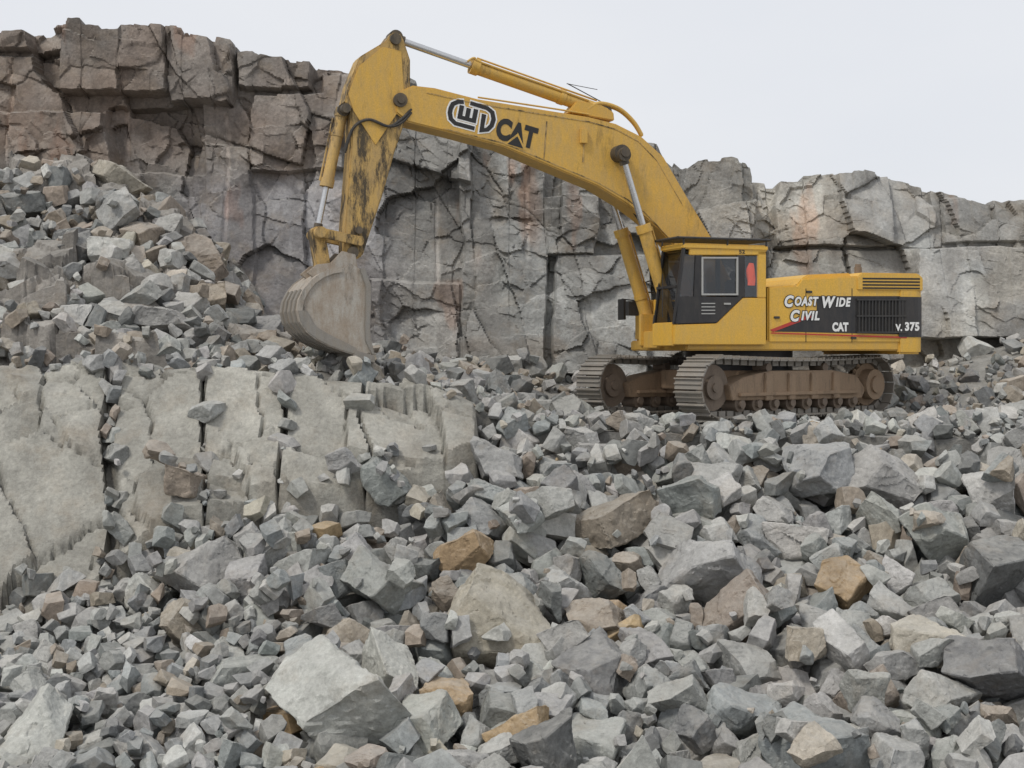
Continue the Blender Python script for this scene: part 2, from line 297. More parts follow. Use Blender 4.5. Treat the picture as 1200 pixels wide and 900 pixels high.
# ------------------------------------------------------------------ rock variants
NV = 44; VAR = []
def make_variant(k):
    r = random.Random(100 + k)
    b = r.uniform(.62, .98); c = r.uniform(.44, .85)
    ext = (1, b, c); N = []; Dd = []
    for ax in range(3):
        for s in (-1, 1):
            n = Vector([r.uniform(-.34, .34) for _ in range(3)]); n[ax] = s; n.normalize(); N.append(n); Dd.append(ext[ax] * r.uniform(.8, 1))
    for q in range(r.randint(4, 7)):
        n = Vector([r.gauss(0, 1) / e for e in ext]).normalized()
        sup = sum(abs(n[i]) * ext[i] for i in range(3)); N.append(n); Dd.append(sup * r.uniform(.54, .80))
    Nn = np.array([list(n) for n in N]); Da = np.array(Dd); pts = []
    for i in range(len(N)):
        for j in range(i + 1, len(N)):
            for l in range(j + 1, len(N)):
                A = Nn[[i, j, l]]
                if abs(np.linalg.det(A)) < 1e-3: continue
                p = np.linalg.solve(A, Da[[i, j, l]])
                if np.all(Nn @ p <= Da + 1e-6): pts.append(p)
    pts = np.array(pts); cen = (pts.max(0) + pts.min(0)) / 2; pts -= cen; Da = Da - Nn @ cen
    sc = 1 / np.ptp(pts, axis=0).max(); pts *= sc; Da = Da * sc
    bm = bmesh.new()
    for p in pts: bm.verts.new(p)
    bmesh.ops.remove_doubles(bm, verts=bm.verts[:], dist=.004)
    ret = bmesh.ops.convex_hull(bm, input=bm.verts[:])
    dead = [e for e in ret['geom_interior'] if isinstance(e, bmesh.types.BMVert)] + [v for v in bm.verts if not v.link_faces]
    if dead: bmesh.ops.delete(bm, geom=list(set(dead)), context='VERTS')
    hull = bm.copy(); bmesh.ops.triangulate(hull, faces=hull.faces[:]); hull.verts.ensure_lookup_table()
    hv = np.array([v.co[:] for v in hull.verts]); hf = np.array([[v.index for v in f.verts] for f in hull.faces]); hull.free()
    bmesh.ops.dissolve_limit(bm, angle_limit=.05, verts=bm.verts[:], edges=bm.edges[:])
    bmesh.ops.bevel(bm, geom=bm.edges[:], offset=.014, segments=1, affect='EDGES', clamp_overlap=True)
    bmesh.ops.triangulate(bm, faces=bm.faces[:])
    o = Vector((k * 3.7, k * 1.3, 0))
    for i_, L in enumerate((.3, .16, .09, .06, .042)):
        es = [e for e in bm.edges if e.calc_length() > L]
        if es: bmesh.ops.subdivide_edges(bm, edges=es, cuts=1)
        bmesh.ops.triangulate(bm, faces=[f for f in bm.faces if len(f.verts) > 3])
        if i_ == 1:
            lo = bm.copy(); lo.normal_update()
            for v in lo.verts: v.co += v.normal * (.035 * mnoise.noise(v.co * 4 + o) + .015 * mnoise.noise(v.co * 11 + o))
            lo.verts.ensure_lookup_table(); lv = np.array([v.co[:] for v in lo.verts]); lf = np.array([[v.index for v in f.verts] for f in lo.faces]); lo.free()
    bm.normal_update()
    for v in bm.verts:
        p = v.co + o
        a = mnoise.noise(p * 3.0); st = math.floor((a + 1) * 3.0 + .3 * mnoise.noise(p * 8)) / 3.0 - 1
        dsp = .034 * st + .016 * a + .010 * mnoise.fractal(p * 8, 1, 2, 3) + .007 * mnoise.noise(p * 26)
        v.co += v.normal * dsp
    me = bpy.data.meshes.new('boulder'); bm.to_mesh(me); bm.free()
    me.polygons.foreach_set('use_smooth', np.ones(len(me.polygons), bool)); me.materials.append(M['rock'])
    me.set_sharp_from_angle(angle=.4)
    return dict(N=Nn, D=Da, hull=(hv, hf), lo=(lv, lf), mesh=me, rad=float(np.linalg.norm(hv, axis=1).max()))
for k in range(NV): VAR.append(make_variant(k))
# ------------------------------------------------------------------ dropping stones on the height field
def patch(x, y, k, R, s):
    v = VAR[k]; N = v['N'] @ R.T; D_ = v['D'] * s; r = v['rad'] * s
    i0 = int((x - r - X0) / RES); i1 = int((x + r - X0) / RES) + 2; j0 = int((y - r - Y0) / RES); j1 = int((y + r - Y0) / RES) + 2
    if i0 < 0 or j0 < 0 or i1 >= H.shape[1] or j1 >= H.shape[0]: return None
    ax = gx[i0:i1][None, :] - x; ay = gy[j0:j1][:, None] - y
    top = np.full((j1 - j0, i1 - i0), 1e3); bot = -top
    for n, d in zip(N, D_):
        if abs(n[2]) < .02: continue
        q = (d - n[0] * ax - n[1] * ay) / n[2]
        if n[2] > 0: top = np.minimum(top, q)
        else: bot = np.maximum(bot, q)
    mk = top > bot
    if not mk.any(): return None
    return (j0, j1, i0, i1), top, bot, mk
def drop(x, y, k, R, s, pct=82):
    p = patch(x, y, k, R, s)
    if not p: return None
    (j0, j1, i0, i1), top, bot, mk = p
    return float(np.percentile((H[j0:j1, i0:i1] - bot)[mk], pct)), (j0, j1, i0, i1), top, mk
def commit(res):
    z, (j0, j1, i0, i1), top, mk = res; sub = H[j0:j1, i0:i1]; sub[mk] = np.maximum(sub[mk], (top + z)[mk])
def randR():
    q = Quaternion((random.gauss(0, 1), random.gauss(0, 1), random.gauss(0, 1), random.gauss(0, 1))).normalized(); return np.array(q.to_matrix())
ROCKS = []
TONES = {'grey': (.325, .326, .312), 'blue-grey': (.275, .288, .285), 'pale grey': (.43, .428, .405), 'dark grey': (.175, .18, .176), 'brown': (.29, .25, .205), 'tan': (.40, .365, .305), 'ochre': (.39, .285, .17)}
def pick_tone(scree):
    r = random.random()
    if scree: return 'brown' if r < .28 else 'tan' if r < .34 else 'grey' if r < .72 else 'pale grey' if r < .82 else 'dark grey'
    return 'grey' if r < .42 else 'blue-grey' if r < .58 else 'pale grey' if r < .74 else 'dark grey' if r < .87 else 'brown' if r < .955 else 'tan' if r < .994 else 'ochre'
def jit(c, a=.14):
    f = 1 + random.uniform(-a, a); return tuple(min(.8, max(.02, v * f * (1 + random.uniform(-.02, .02)))) for v in c)
def place(x, y, s, nrot, tone=None, label=None, pct=82, k=None, maxup=None):
    best = None
    for q in range(nrot):
        kk = random.randrange(NV) if k is None else k; R = randR(); r = drop(x, y, kk, R, s, pct)
        if r and (best is None or r[0] < best[0][0]): best = (r, kk, R)
    if not best: return False
    r, kk, R = best
    if maxup is not None and r[0] - Tat(x, y) > maxup: return False
    commit(r); px = 600 + x / y * F; scree = y > 29.5 and px < 560 or (y > 33)
    tn = tone or pick_tone(scree)
    ROCKS.append(dict(x=x, y=y, z=r[0], k=kk, R=R, s=s, tone=tn, col=jit(TONES[tn]), label=label, scree=scree)); return True
def free(x, y, r):
    j, i = gidx(x, y)
    if not (0 <= j < T.shape[0] and 0 <= i < T.shape[1]): return False
    u, v = uc_local(x, y)
    if abs(u) < 3.4 + r and abs(v) < 2.0 + r: return False
    if bench[j, i] and slab[j, i]: return False
    if y > 37.9: return False
    return True
def pxof(x, y): return 600 + x / y * F
def lowspot(n, yr, cond, r, thr=9):
    best = None
    for q in range(n):
        y = random.uniform(*yr) ; x = random.uniform(-.36 * y - 1, .36 * y + 1)
        if not free(x, y, r) or not cond(x, y): continue
        j, i = gidx(x, y); d = H[j, i] - T[j, i]
        if best is None or d < best[0]: best = (d, x, y)
    return best if best and best[0] < thr else None
def zone_slope(x, y): return y < 29.3 or (600 + x / y * F > 560 and y < 29.8)
def small_left(x, y): return pxof(x, y) < 330
for q in range(900):
    b = lowspot(4, (15.5, 29.5), zone_slope, .4, -.85)
    if b: place(b[1], b[2], random.uniform(.55, 1.0), 3, pct=62)
SPEC = [(588, 712, 118, 'tan', 'large tan flat-topped boulder tilted in the middle of the rubble slope'),
 (548, 625, 72, 'ochre', 'ochre yellow stone above the large tan boulder mid-slope'),
 (238, 605, 56, 'ochre', 'orange stained stone just below the pale rock slabs'),
 (212, 585, 60, 'brown', 'upright brown stone at the foot of the pale slabs'),
 (835, 648, 112, 'grey', 'big grey boulder with a broad flat face, right of the slope centre'),
 (992, 662, 62, 'ochre', 'rust orange stone among grey boulders on the right of the slope'),
 (528, 782, 80, 'ochre', 'rust stained boulder left below the large tan boulder'),
 (860, 806, 94, 'blue-grey', 'pointed blue-grey boulder in the lower right of the slope'),
 (395, 822, 140, 'pale grey', 'the biggest pale grey boulder, near the bottom edge left of centre'),
 (432, 885, 112, 'tan', 'tan boulder cut by the bottom edge beneath the biggest pale boulder'),
 (645, 868, 100, 'dark grey', 'dark grey angular boulder at the bottom edge centre'),
 (175, 660, 70, 'pale grey', 'pale grey boulder at the left foot of the slabs'),
 (1168, 550, 84, 'pale grey', 'pale boulder at the right end of the rubble crest'),
 (955, 540, 80, 'blue-grey', 'blue-grey boulder on the crest below the rear of the near track'),
 (575, 515, 88, 'grey', 'wide grey boulder on the crest below the bucket and boom'),
 (1098, 748, 96, 'tan', 'tan boulder with rounded top in the right part of the slope'),
 (1168, 765, 92, 'dark grey', 'dark wedge boulder by the right edge of the picture'),
 (705, 760, 92, 'dark grey', 'dark rounded boulder right of the large tan boulder'),
 (50, 852, 100, 'pale grey', 'pale boulder in the bottom left corner'),
 (335, 712, 84, 'dark grey', 'dark squarish boulder left of the slope centre'),
 (290, 758, 88, 'grey', 'grey boulder with three flat faces in the lower left'),
 (452, 660, 82, 'grey', 'flat grey slab stone lying left of the ochre stone'),
 (872, 700, 92, 'brown', 'brown boulder tilted below the big flat-faced grey boulder'),
 (1162, 645, 92, 'dark grey', 'dark overhanging boulder at the right edge mid-height'),
 (700, 642, 90, 'dark grey', 'dark grey wedge boulder between ochre stone and big grey boulder'),
 (180, 858, 80, 'grey', 'grey boulder near the bottom left, right of the corner boulder'),
 (155, 806, 80, 'dark grey', 'dark boulder above the bottom left boulders'),
 (950, 872, 110, 'blue-grey', 'blue-grey broad boulder at the bottom edge on the right'),
 (450, 565, 62, 'blue-grey', 'blue-grey blocky stone just under the right end of the pale slabs'),
 (1020, 548, 82, 'grey', 'grey cracked boulder on the crest right of the tracks'),
 (665, 668, 66, 'pale grey', 'small pale square boulder right of the ochre stone'),
 (880, 530, 46, 'brown', 'brown stone lying below the front of the near track'),
 (1045, 870, 88, 'grey', 'grey boulder second from the right along the bottom edge'),
 (240, 650, 78, 'grey', 'grey boulder below the orange stained stone'),
 (360, 640, 80, 'grey', 'grey boulder right of the stones at the slab foot'),
 (700, 705, 60, 'brown', 'small brown boulder above the dark rounded boulder'),
 (720, 590, 92, 'brown', 'long brownish slab lying flat below the tracks'),
 (1100, 612, 92, 'grey', 'grey slab in the upper right of the slope')]
big = []
def bigsize(x, y):
    p = pxof(x, y); s = random.choice([random.uniform(.7, .95), random.uniform(.85, 1.15), random.uniform(1.0, 1.35)])
    if p < 300 and y > 20.5: s *= .62
    elif p < 560 and y > 26: s *= .75
    if y < 20.5: s *= .88
    if y > 27.6: s *= .78
    return s
spos = []
for (px, py, sp, tn, lab) in SPEC:
    x, y = hit(px, py); s = sp * y / F * 1.12; spos.append((x, y, s, tn, lab))
n = 0; hold = [(a, b, c) for a, b, c, _, _ in spos]
def scatter(N, sz, ex, mu, pct):
    global n
    for q in range(N):
        y = random.uniform(16.5, 29.3); x = random.uniform(-.36 * y - 1, .36 * y + 1); s = sz(x, y)
        if not free(x, y, s * .46): continue
        if any((x - a) ** 2 + (y - b) ** 2 < (.37 * (s + c)) ** 2 for a, b, c in hold): continue
        if any((x - a) ** 2 + (y - b) ** 2 < (ex * (s + c)) ** 2 for a, b, c in big): continue
        if place(x, y, s, 9, None, None, pct, maxup=mu): big.append((x, y, s)); n += 1
scatter(5000, bigsize, .325, .30, 58)
scatter(6000, lambda x, y: bigsize(x, y) * .8, .315, .24, 58)
scatter(9000, lambda x, y: random.uniform(.5, .75) * (.72 if small_left(x, y) else 1), .30, .16, 60)
nbig = n
for (x, y, s, tn, lab) in spos:
    place(x, y, s, 14, tn, lab, 56); big.append((x, y, s))
for q in range(1300):
    b = lowspot(6, (15.5, 29.5), zone_slope, .3, -.66)
    if b: place(b[1], b[2], random.uniform(.38, .65) * (.7 if small_left(b[1], b[2]) else 1), 4, None, None, 68)
for q in range(1300):
    b = lowspot(8, (15.5, 29.5), zone_slope, .15, -.66)
    if b: place(b[1], b[2], random.uniform(.18, .40), 3, None, None, 76)
for q in range(1700):
    b = lowspot(6, (15.5, 29.5), lambda x, y: zone_slope(x, y) and (pxof(x, y) < 360), .05, -.28)
    if b: place(b[1], b[2], random.uniform(.16, .45), 3, None, None, 72)
for q in range(1500):
    b = lowspot(8, (15.5, 29.5), zone_slope, .05, -.62)
    if b: place(b[1], b[2], random.uniform(.08, .22), 1, None, None, 75)
SCR = [(140, 212, 62, 'tan', 'tan slab perched at the top of the scree under the left cliff'), (225, 298, 72, 'brown', 'brown blocky boulder at the right top of the left scree'), (186, 378, 62, 'grey', 'grey pointed boulder on the lower part of the left scree'),
       (240, 345, 60, 'brown', 'second brown boulder below the blocky one on the left scree'), (130, 292, 52, 'pale grey', 'pale stone in the middle of the left scree'), (30, 235, 60, 'dark grey', 'dark boulder high at the left end of the scree')]
sbig = []
for (px, py, sp, tn, lab) in SCR:
    x, y = hit(px, py, 29); s = sp * y / F * 1.1
    if place(x, y, s, 12, tn, lab, 56): sbig.append((x, y, s))
def zs(x, y):
    if not (y > 29.5 and pxof(x, y) < 345): return False
    j, i = gidx(x, y); return not (bedmask[min(j, H.shape[0] - 1), i])
def zl(x, y): return y > 29.3 and pxof(x, y) >= 320
for q in range(6000):
    y = random.uniform(30, 37.8); x = random.uniform(-.36 * y - 1, -.36 * y + 6.5); s = random.choice([random.uniform(.5, .8), random.uniform(.75, 1.2)]) if q < 2500 else random.uniform(.45, .75)
    if not zs(x, y) or not free(x, y, .3): continue
    if y < 31.5: s *= .7
    if any((x - a) ** 2 + (y - b) ** 2 < (.32 * (s + c)) ** 2 for a, b, c in sbig): continue
    if place(x, y, s, 8, None, None, 54, maxup=.26): sbig.append((x, y, s))
for q in range(800):
    b = lowspot(4, (29.4, 37.9), zs, .2, -.16)
    if b: place(b[1], b[2], random.uniform(.25, .55), 3, None, None, 70)
for q in range(1200):
    b = lowspot(4, (29.4, 37.9), zs, .1, -.18)
    if b: place(b[1], b[2], random.uniform(.10, .30), 2)
for q in range(500):
    b = lowspot(3, (29.4, 37.9), zl, .15, .02)
    if b: place(b[1], b[2], random.choice([random.uniform(.2, .4), random.uniform(.3, .75)]), 3, pct=65)
for q in range(1400):
    b = lowspot(4, (29.2, 37.9), zl, .06, .05)
    if b: place(b[1], b[2], random.uniform(.08, .26), 1)
def from_uc(u, v): return EX + uf[0] * u + ul[0] * v, EY + uf[1] * u + ul[1] * v
for q in range(90):
    s = random.uniform(.15, .42)
    if q % 4: u = random.uniform(-3.6, 3.6); v = 2.02 + s * .5 + random.uniform(0, .4)
    else: u = 3.45 + s * .5 + random.uniform(0, .3); v = random.uniform(-2.2, 2.2)
    x, y = from_uc(u, v); j, i = gidx(x, y)
    if H[j, i] - T[j, i] < .12: place(x, y, s, 4, None, None, 60)
for q in range(3500):
    y = random.uniform(25.2, 29.4); x = random.uniform(-.36 * y, 0)
    j, i = gidx(x, y)
    if bench[j, i] and crk[j, i] < .9 and H[j, i] < T[j, i] - .12: place(x, y, random.uniform(.12, .45) if pxof(x, y) < 160 else random.uniform(.06, .14), 2, None, None, 60)
for q in range(420):
    y = random.uniform(25.2, 29.4); x = random.uniform(-.36 * y, -1)
    j, i = gidx(x, y)
    if bench[j, i] and (min(abs(y - Yl_[j, i]), abs(y - Yt_[j, i])) < .4): place(x, y, random.choice([random.uniform(.1, .25), random.uniform(.2, .6)]), 5, None, None, 66)
print('stones', len(ROCKS), nbig)
for r in ROCKS:
    r['px'] = pxof(r['x'], r['y']); r['py'] = HZ - (r['z'] - CZ) / r['y'] * F; r['sz'] = r['s'] / r['y'] * F
    r['vis'] = -15 < r['px'] < 1215 and r['py'] < 910; r['area'] = 0
    if r['vis'] and r['sz'] > 16:
        (j0, j1, i0, i1), top, bot, mk = patch(r['x'], r['y'], r['k'], r['R'], r['s'])
        ex = (H[j0:j1, i0:i1] - (top + r['z'])) < .02; r['area'] = float((ex & mk).sum() / mk.sum()) * r['sz'] ** 2
cand = sorted([r for r in ROCKS if r['area'] > 0], key=lambda r: -(r['area'] + (1e6 if r['label'] else 0)))[:300]
ids = set(id(r) for r in cand)
def zone(r):
    px, py = r['px'], r['py']
    if r['scree']:
        if px < 345: return 'on the upper scree under the left cliff' if py < 300 else 'on the lower scree left of the bucket'
        if px > 1040: return 'at the cliff foot right of the excavator'
        return 'on the ledge between bucket and tracks'
    col = 'far left' if px < 200 else 'left' if px < 420 else 'centre left' if px < 600 else 'centre right' if px < 800 else 'right' if px < 1000 else 'far right'
    row = 'top' if py < 580 else 'upper middle' if py < 680 else 'lower middle' if py < 790 else 'bottom'
    return 'on the rubble slope, %s row at the %s' % (row, col)
for r in cand:
    o = bpy.data.objects.new('boulder', VAR[r['k']]['mesh']); C.objects.link(o)
    o.matrix_world = Matrix.Translation((r['x'], r['y'], r['z'])) @ Matrix(r['R'].tolist()).to_4x4() @ Matrix.Scale(r['s'], 4)
    o.color = (*r['col'], 1)
    zn = zone(r); szn = 'small' if r['sz'] < 48 else 'mid-sized' if r['sz'] < 75 else 'large'
    o['label'] = r['label'] or '%s %s angular boulder %s' % (szn, r['tone'], zn)
    o['category'] = 'boulder'; o['group'] = 'boulders ' + zn.replace('on the rubble slope, ', 'in the slope, ')
def mass(name, rocks, label, cat):
    V = []; Fc = []; Cc = []; off = 0
    for r in rocks:
        v, f = VAR[r['k']]['lo' if r['s'] > .2 else 'hull']
        V.append((v @ r['R'].T) * r['s'] + np.array([r['x'], r['y'], r['z']])); Fc.append(f + off); off += len(v)
        Cc.append(np.tile(np.array(r['col']), (len(v), 1)))
    o = raw_mesh(name, np.concatenate(V), np.concatenate(Fc), np.concatenate(Cc), M['rubble'], False)
    o['kind'] = 'stuff'; o['label'] = label; o['category'] = cat
rest = [r for r in ROCKS if id(r) not in ids]
mass('rubble', [r for r in rest if not r['scree']], 'loose broken grey stones filling the slope between the larger boulders', 'rubble')
mass('scree', [r for r in rest if r['scree']], 'loose brownish stones lying on the ledges at the foot of the cliff', 'scree')
# ------------------------------------------------------------------ excavator
PH = math.radians(20); cph, sph = math.cos(PH), math.sin(PH)
def L(px, py, y=0.):
    k = (px - 600) / F
    a = (EX - k * EY + y * (sph + k * cph)) / (cph - k * sph)
    Yw = EY - sph * a - cph * y
    return a, CZ + (HZ - py) / F * Yw - EZ
root = bpy.data.objects.new('excavator', None); C.objects.link(root); root.location = (EX, EY, EZ); root.rotation_euler = (0, 0, math.radians(200))
root['label'] = 'large yellow tracked excavator standing on the rubble with its bucket lowered to the rock ledge'; root['category'] = 'excavator'
class MB:
    def __init__(s): s.v = []; s.f = []
    def add(s, vs, fs):
        o = len(s.v); s.v += [tuple(v) for v in vs]; s.f += [tuple(i + o for i in f) for f in fs]
    def prism(s, pts, y0, y1):
        n = len(pts); vs = [(a, y0, z) for a, z in pts] + [(a, y1, z) for a, z in pts]
        s.add(vs, [tuple(range(n)), tuple(range(2 * n - 1, n - 1, -1))] + [(i, i + n, (i + 1) % n + n, (i + 1) % n) for i in range(n)]); return s
    def pp(s, pts, yp, y0, y1): return s.prism([L(a, b, yp) for a, b in pts], y0, y1)
    def plan(s, pts, z0, z1):
        n = len(pts); vs = [(a, b, z0) for a, b in pts] + [(a, b, z1) for a, b in pts]
        s.add(vs, [tuple(range(n)), tuple(range(2 * n - 1, n - 1, -1))] + [(i, i + n, (i + 1) % n + n, (i + 1) % n) for i in range(n)]); return s
    def box(s, a0, a1, y0, y1, z0, z1): return s.plan([(a0, y0), (a1, y0), (a1, y1), (a0, y1)], z0, z1)
    def tube(s, pts, r, n=12, caps=True):
        pts = [Vector(p) for p in pts]; rs = r if isinstance(r, (list, tuple)) else [r] * len(pts); rings = []
        up = Vector((0, 1, 0))
        for i, p in enumerate(pts):
            d = (pts[min(i + 1, len(pts) - 1)] - pts[max(i - 1, 0)]).normalized()
            u = up if abs(d.dot(up)) < .95 else Vector((0, 0, 1))
            e1 = d.cross(u).normalized(); e2 = d.cross(e1)
            rings.append([p + (e1 * math.cos(2 * math.pi * k / n) + e2 * math.sin(2 * math.pi * k / n)) * rs[i] for k in range(n)])
        vs = [v for rg in rings for v in rg]; fs = []
        for i in range(len(pts) - 1):
            for k in range(n): fs.append((i * n + k, i * n + (k + 1) % n, (i + 1) * n + (k + 1) % n, (i + 1) * n + k))
        if caps: fs += [tuple(range(n - 1, -1, -1)), tuple((len(pts) - 1) * n + k for k in range(n))]
        s.add(vs, fs); return s
    def disc(s, a, z, r, y0, y1, n=24): return s.tube([(a, y0, z), (a, y1, z)], r, n)
    def build(s, name, mat, parent=root, bevel=0, rot=0, label=None):
        me = bpy.data.meshes.new(name); me.from_pydata(s.v, [], s.f)
        bm = bmesh.new(); bm.from_mesh(me); bmesh.ops.recalc_face_normals(bm, faces=bm.faces[:])
        if bevel:
            es = [e for e in bm.edges if e.is_manifold and e.calc_face_angle(0) > .5]
            bmesh.ops.bevel(bm, geom=es, offset=bevel, segments=2, affect='EDGES', clamp_overlap=True)
        if rot: bmesh.ops.rotate(bm, cent=(0, 0, 0), matrix=Matrix.Rotation(rot, 3, 'Z'), verts=bm.verts[:])
        bm.to_mesh(me); bm.free(); me.polygons.foreach_set('use_smooth', np.ones(len(me.polygons), bool)); me.set_sharp_from_angle(angle=.6)
        me.materials.append(mat); o = bpy.data.objects.new(name, me); C.objects.link(o); o.parent = parent
        if label: o['label'] = label
        return o
UR = math.radians(20)
for side in (1, -1):
    yc = 1.55 * side; mb = MB(); R = .62; hl = 2.75; cz = .70
    per = 4 * hl + 2 * math.pi * R; ns_ = 56
    for i in range(ns_):
        s_ = per * i / ns_
        if s_ < 2 * hl: a = -hl + s_; z = cz + R - .05 * math.sin(math.pi * s_ / (2 * hl)) * 1.2; th = 0
        elif s_ < 2 * hl + math.pi * R: ang = (s_ - 2 * hl) / R; a = hl + R * math.sin(ang); z = cz + R * math.cos(ang); th = -ang
        elif s_ < 4 * hl + math.pi * R: a = hl - (s_ - 2 * hl - math.pi * R); z = cz - R; th = math.pi
        else: ang = (s_ - 4 * hl - math.pi * R) / R; a = -hl - R * math.sin(ang); z = cz - R * math.cos(ang); th = math.pi - ang
        def tr(p): return (a + p[0] * math.cos(th) - p[2] * math.sin(th), yc + p[1], z + p[0] * math.sin(th) + p[2] * math.cos(th))
        for (p0, p1, w, q0, q1) in ((-.12, .12, .39, 0, .035), (-.12, -.09, .39, .035, .085), (-.01, .02, .385, .035, .07), (-.1, .1, .14, -.11, 0)):
            b = MB().box(p0, p1, -w, w, q0, q1); mb.add([tr(v) for v in b.v], b.f)
    tk = mb.build('track', M['shoe'], rot=UR, label='near crawler track with worn steel shoes' if side == 1 else 'far crawler track, partly hidden behind the near one')
    fr = MB().prism([(-2.3, .38), (-2.45, .6), (-2.1, .92), (-1.2, 1.05), (1.0, 1.05), (1.9, .92), (2.4, .74), (2.3, .42)], yc - .22, yc + .26)
    for a in (-1.4, -.6, .2, 1.0): fr.box(a, a + .25, yc + .26 * side - .06, yc + .26 * side + .06, .40, 1.0)
    fr.box(-2.1, 2.1, yc - .3, yc + .34, .5, .58); fr.build('track_frame', M['frame'], tk, .015, UR)
    sp = MB().disc(-hl, cz, .5, yc - .06, yc + .06, 32).disc(-hl, cz, .36, yc - .3, yc + .32, 28).disc(-hl, cz, .2, yc - .3, yc + .38)
    for i in range(18):
        an = 2 * math.pi * i / 18; sp.tube([(-hl + .45 * math.cos(an), yc, cz + .45 * math.sin(an)), (-hl + .56 * math.cos(an), yc, cz + .56 * math.sin(an))], [.07, .035], 6)
    sp.build('drive_sprocket', M['frame'], tk, 0, UR)
    MB().disc(hl, cz, .50, yc - .1, yc + .1, 32).disc(hl, cz, .26, yc - .18, yc + .18, 28).disc(hl, cz, .1, yc - .22, yc + .22).build('idler_wheel', M['steel'], tk, 0, UR)
    for i in range(8): MB().disc(-2.0 + i * .57, .33, .17, yc - .2, yc + .22, 18).disc(-2.0 + i * .57, .33, .09, yc - .28, yc + .3, 12).build('roller', M['steel'], tk, 0, UR)
    for a in (-1.0, 1.0): MB().disc(a, 1.12, .1, yc - .2, yc + .2, 16).build('carrier_roller', M['steel'], tk, 0, UR)
MB().box(-1.3, 1.3, -1.3, 1.3, .6, 1.05).prism([(-1.2, .5), (1.2, .5), (.9, .9), (-.9, .9)], -1.5, 1.5).build('undercarriage_frame', M['frame'], bevel=.03, rot=UR)
MB().tube([(0, 0, 1.0), (0, 0, 1.52)], 1.25, 40).tube([(0, 0, 1.2), (0, 0, 1.32)], 1.4, 40).build('slewing_ring', M['black'])
dk = MB().plan([(2.05, -.6), (2.05, -1.62), (-3.3, -1.62), (-3.3, 1.62), (2.2, 1.62), (2.2, .6)], 1.50, 1.74)
dk.build('deck', M['yellow'], bevel=.03)
MB().box(-.6, 2.35, -.52, -.36, 1.6, 2.35).box(-.6, 2.35, .36, .52, 1.6, 2.35).box(1.9, 2.3, -.5, .5, 1.55, 1.95).build('boom_bracket', M['yellow'], bevel=.02)
ys = 1.64
side = [(900, 336), (934, 334), (940, 326), (1010, 323), (1064, 324), (1064, 402), (900, 402)]
MB().pp(side, ys, -1.55, ys).build('engine_house', M['cabyellow'], bevel=.035)
MB().pp([(945, 327), (955, 321), (1005, 319), (1005, 330), (945, 330)], ys, -1.1, 1.35).build('engine_hood', M['cabyellow'], bevel=.03)
lvo = MB().pp([(1004, 325), (1009, 319.5), (1075, 320.5), (1081, 326), (1081, 341), (1004, 340)], ys, -1.2, ys + .03).build('louvred_cover', M['cabyellow'], bevel=.02)
lm = MB()
for i in range(4):
    y_ = 325.5 + i * 3.7; lm.pp([(1010, y_), (1077, y_ + .5), (1077, y_ + 2.4), (1010, y_ + 1.9)], ys, ys + .03, ys + .036)
lm.build('louvre', M['ink'], lvo)
a0 = -3.28
cw = [(a0, -1.66), (-3.72, -1.66)] + [(-3.72 - .34 * math.sin(math.radians(t_)), -1.32 - .34 * math.cos(math.radians(t_))) for t_ in range(15, 91, 15)]
cwp = cw + [(a, -b) for a, b in reversed(cw)]
cwt = MB().plan(cwp, 1.42, 3.0).plan([(a + .12 if a < -3.3 else a, b * .95) for a, b in cwp], 3.0, 3.12)
cwo = cwt.build('counterweight', M['cabyellow'], bevel=.05)
MB().pp([(957, 347), (1062, 347), (1062, 392), (935, 389), (905, 388.5), (957, 368)], ys, ys, ys + .006).build('dark_side_panel', M['black'])
wrap = [p for p in cwp if p[1] > 0]; wrap = sorted(wrap, key=lambda p: -p[0])[:8]
wb = MB(); z0_ = L(1070, 395, ys)[1]; z1_ = L(1070, 348, ys)[1]
for i in range(len(wrap) - 1):
    (p0, q0), (p1, q1) = wrap[i], wrap[i + 1]
    wb.add([(p0 - .012 * (i > 1), q0 + .012, z0_), (p1 - .012 * (i > 0), q1 + .012, z0_), (p1 - .012 * (i > 0), q1 + .012, z1_), (p0 - .012 * (i > 1), q0 + .012, z1_)], [(0, 1, 2, 3)])
wb.build('dark_band', M['black'], cwo)
MB().pp([(902, 386.5), (957, 365.5), (957, 369.5), (906, 389)], ys, ys + .006, ys + .011).build('red_stripe', M['red'])
MB().pp([(903, 389.5), (1062, 394.5), (1062, 396.5), (903, 391)], ys, ys + .02, ys + .026).build('red_pinstripe', M['red'])
gro = MB().pp([(1003, 350), (1061, 350), (1061, 391), (1003, 389)], ys, ys + .006, ys + .02).build('grille', M['ink'])
sl = MB()
for i in range(15): x_ = 1005 + i * 3.9; sl.pp([(x_, 351), (x_ + 1.1, 351), (x_ + 1.1, 390), (x_, 389)], ys, ys + .02, ys + .045)
for i in range(3): sl.pp([(1003, 350.5 + i * 19), (1061, 350.5 + i * 19), (1061, 352.2 + i * 19), (1003, 352.2 + i * 19)], ys, ys + .02, ys + .055)
sl.build('grille_slat', M['rail'], gro)
hd = MB()
for x_ in (944, 998, 1062): hd.pp([(x_, 338), (x_ + .8, 338), (x_ + .8, 401), (x_, 401)], ys, ys, ys + .004)
hd.build('panel_seam', M['ink'])
for x_, y_ in ((910, 372), (1000, 396), (948, 342)):
    a, z = L(x_, y_, ys); MB().box(a - .07, a + .07, ys, ys + .03, z - .025, z + .025).build('latch', M['rail'], bevel=.005)
a, z = L(1000, 316, 0); MB().tube([(a, .2, 2.9), (a, .2, z + .05)], .09, 16).tube([(a, .2, z), (a, .2, z + .12)], [.075, .07], 16).build('exhaust', M['steel'])
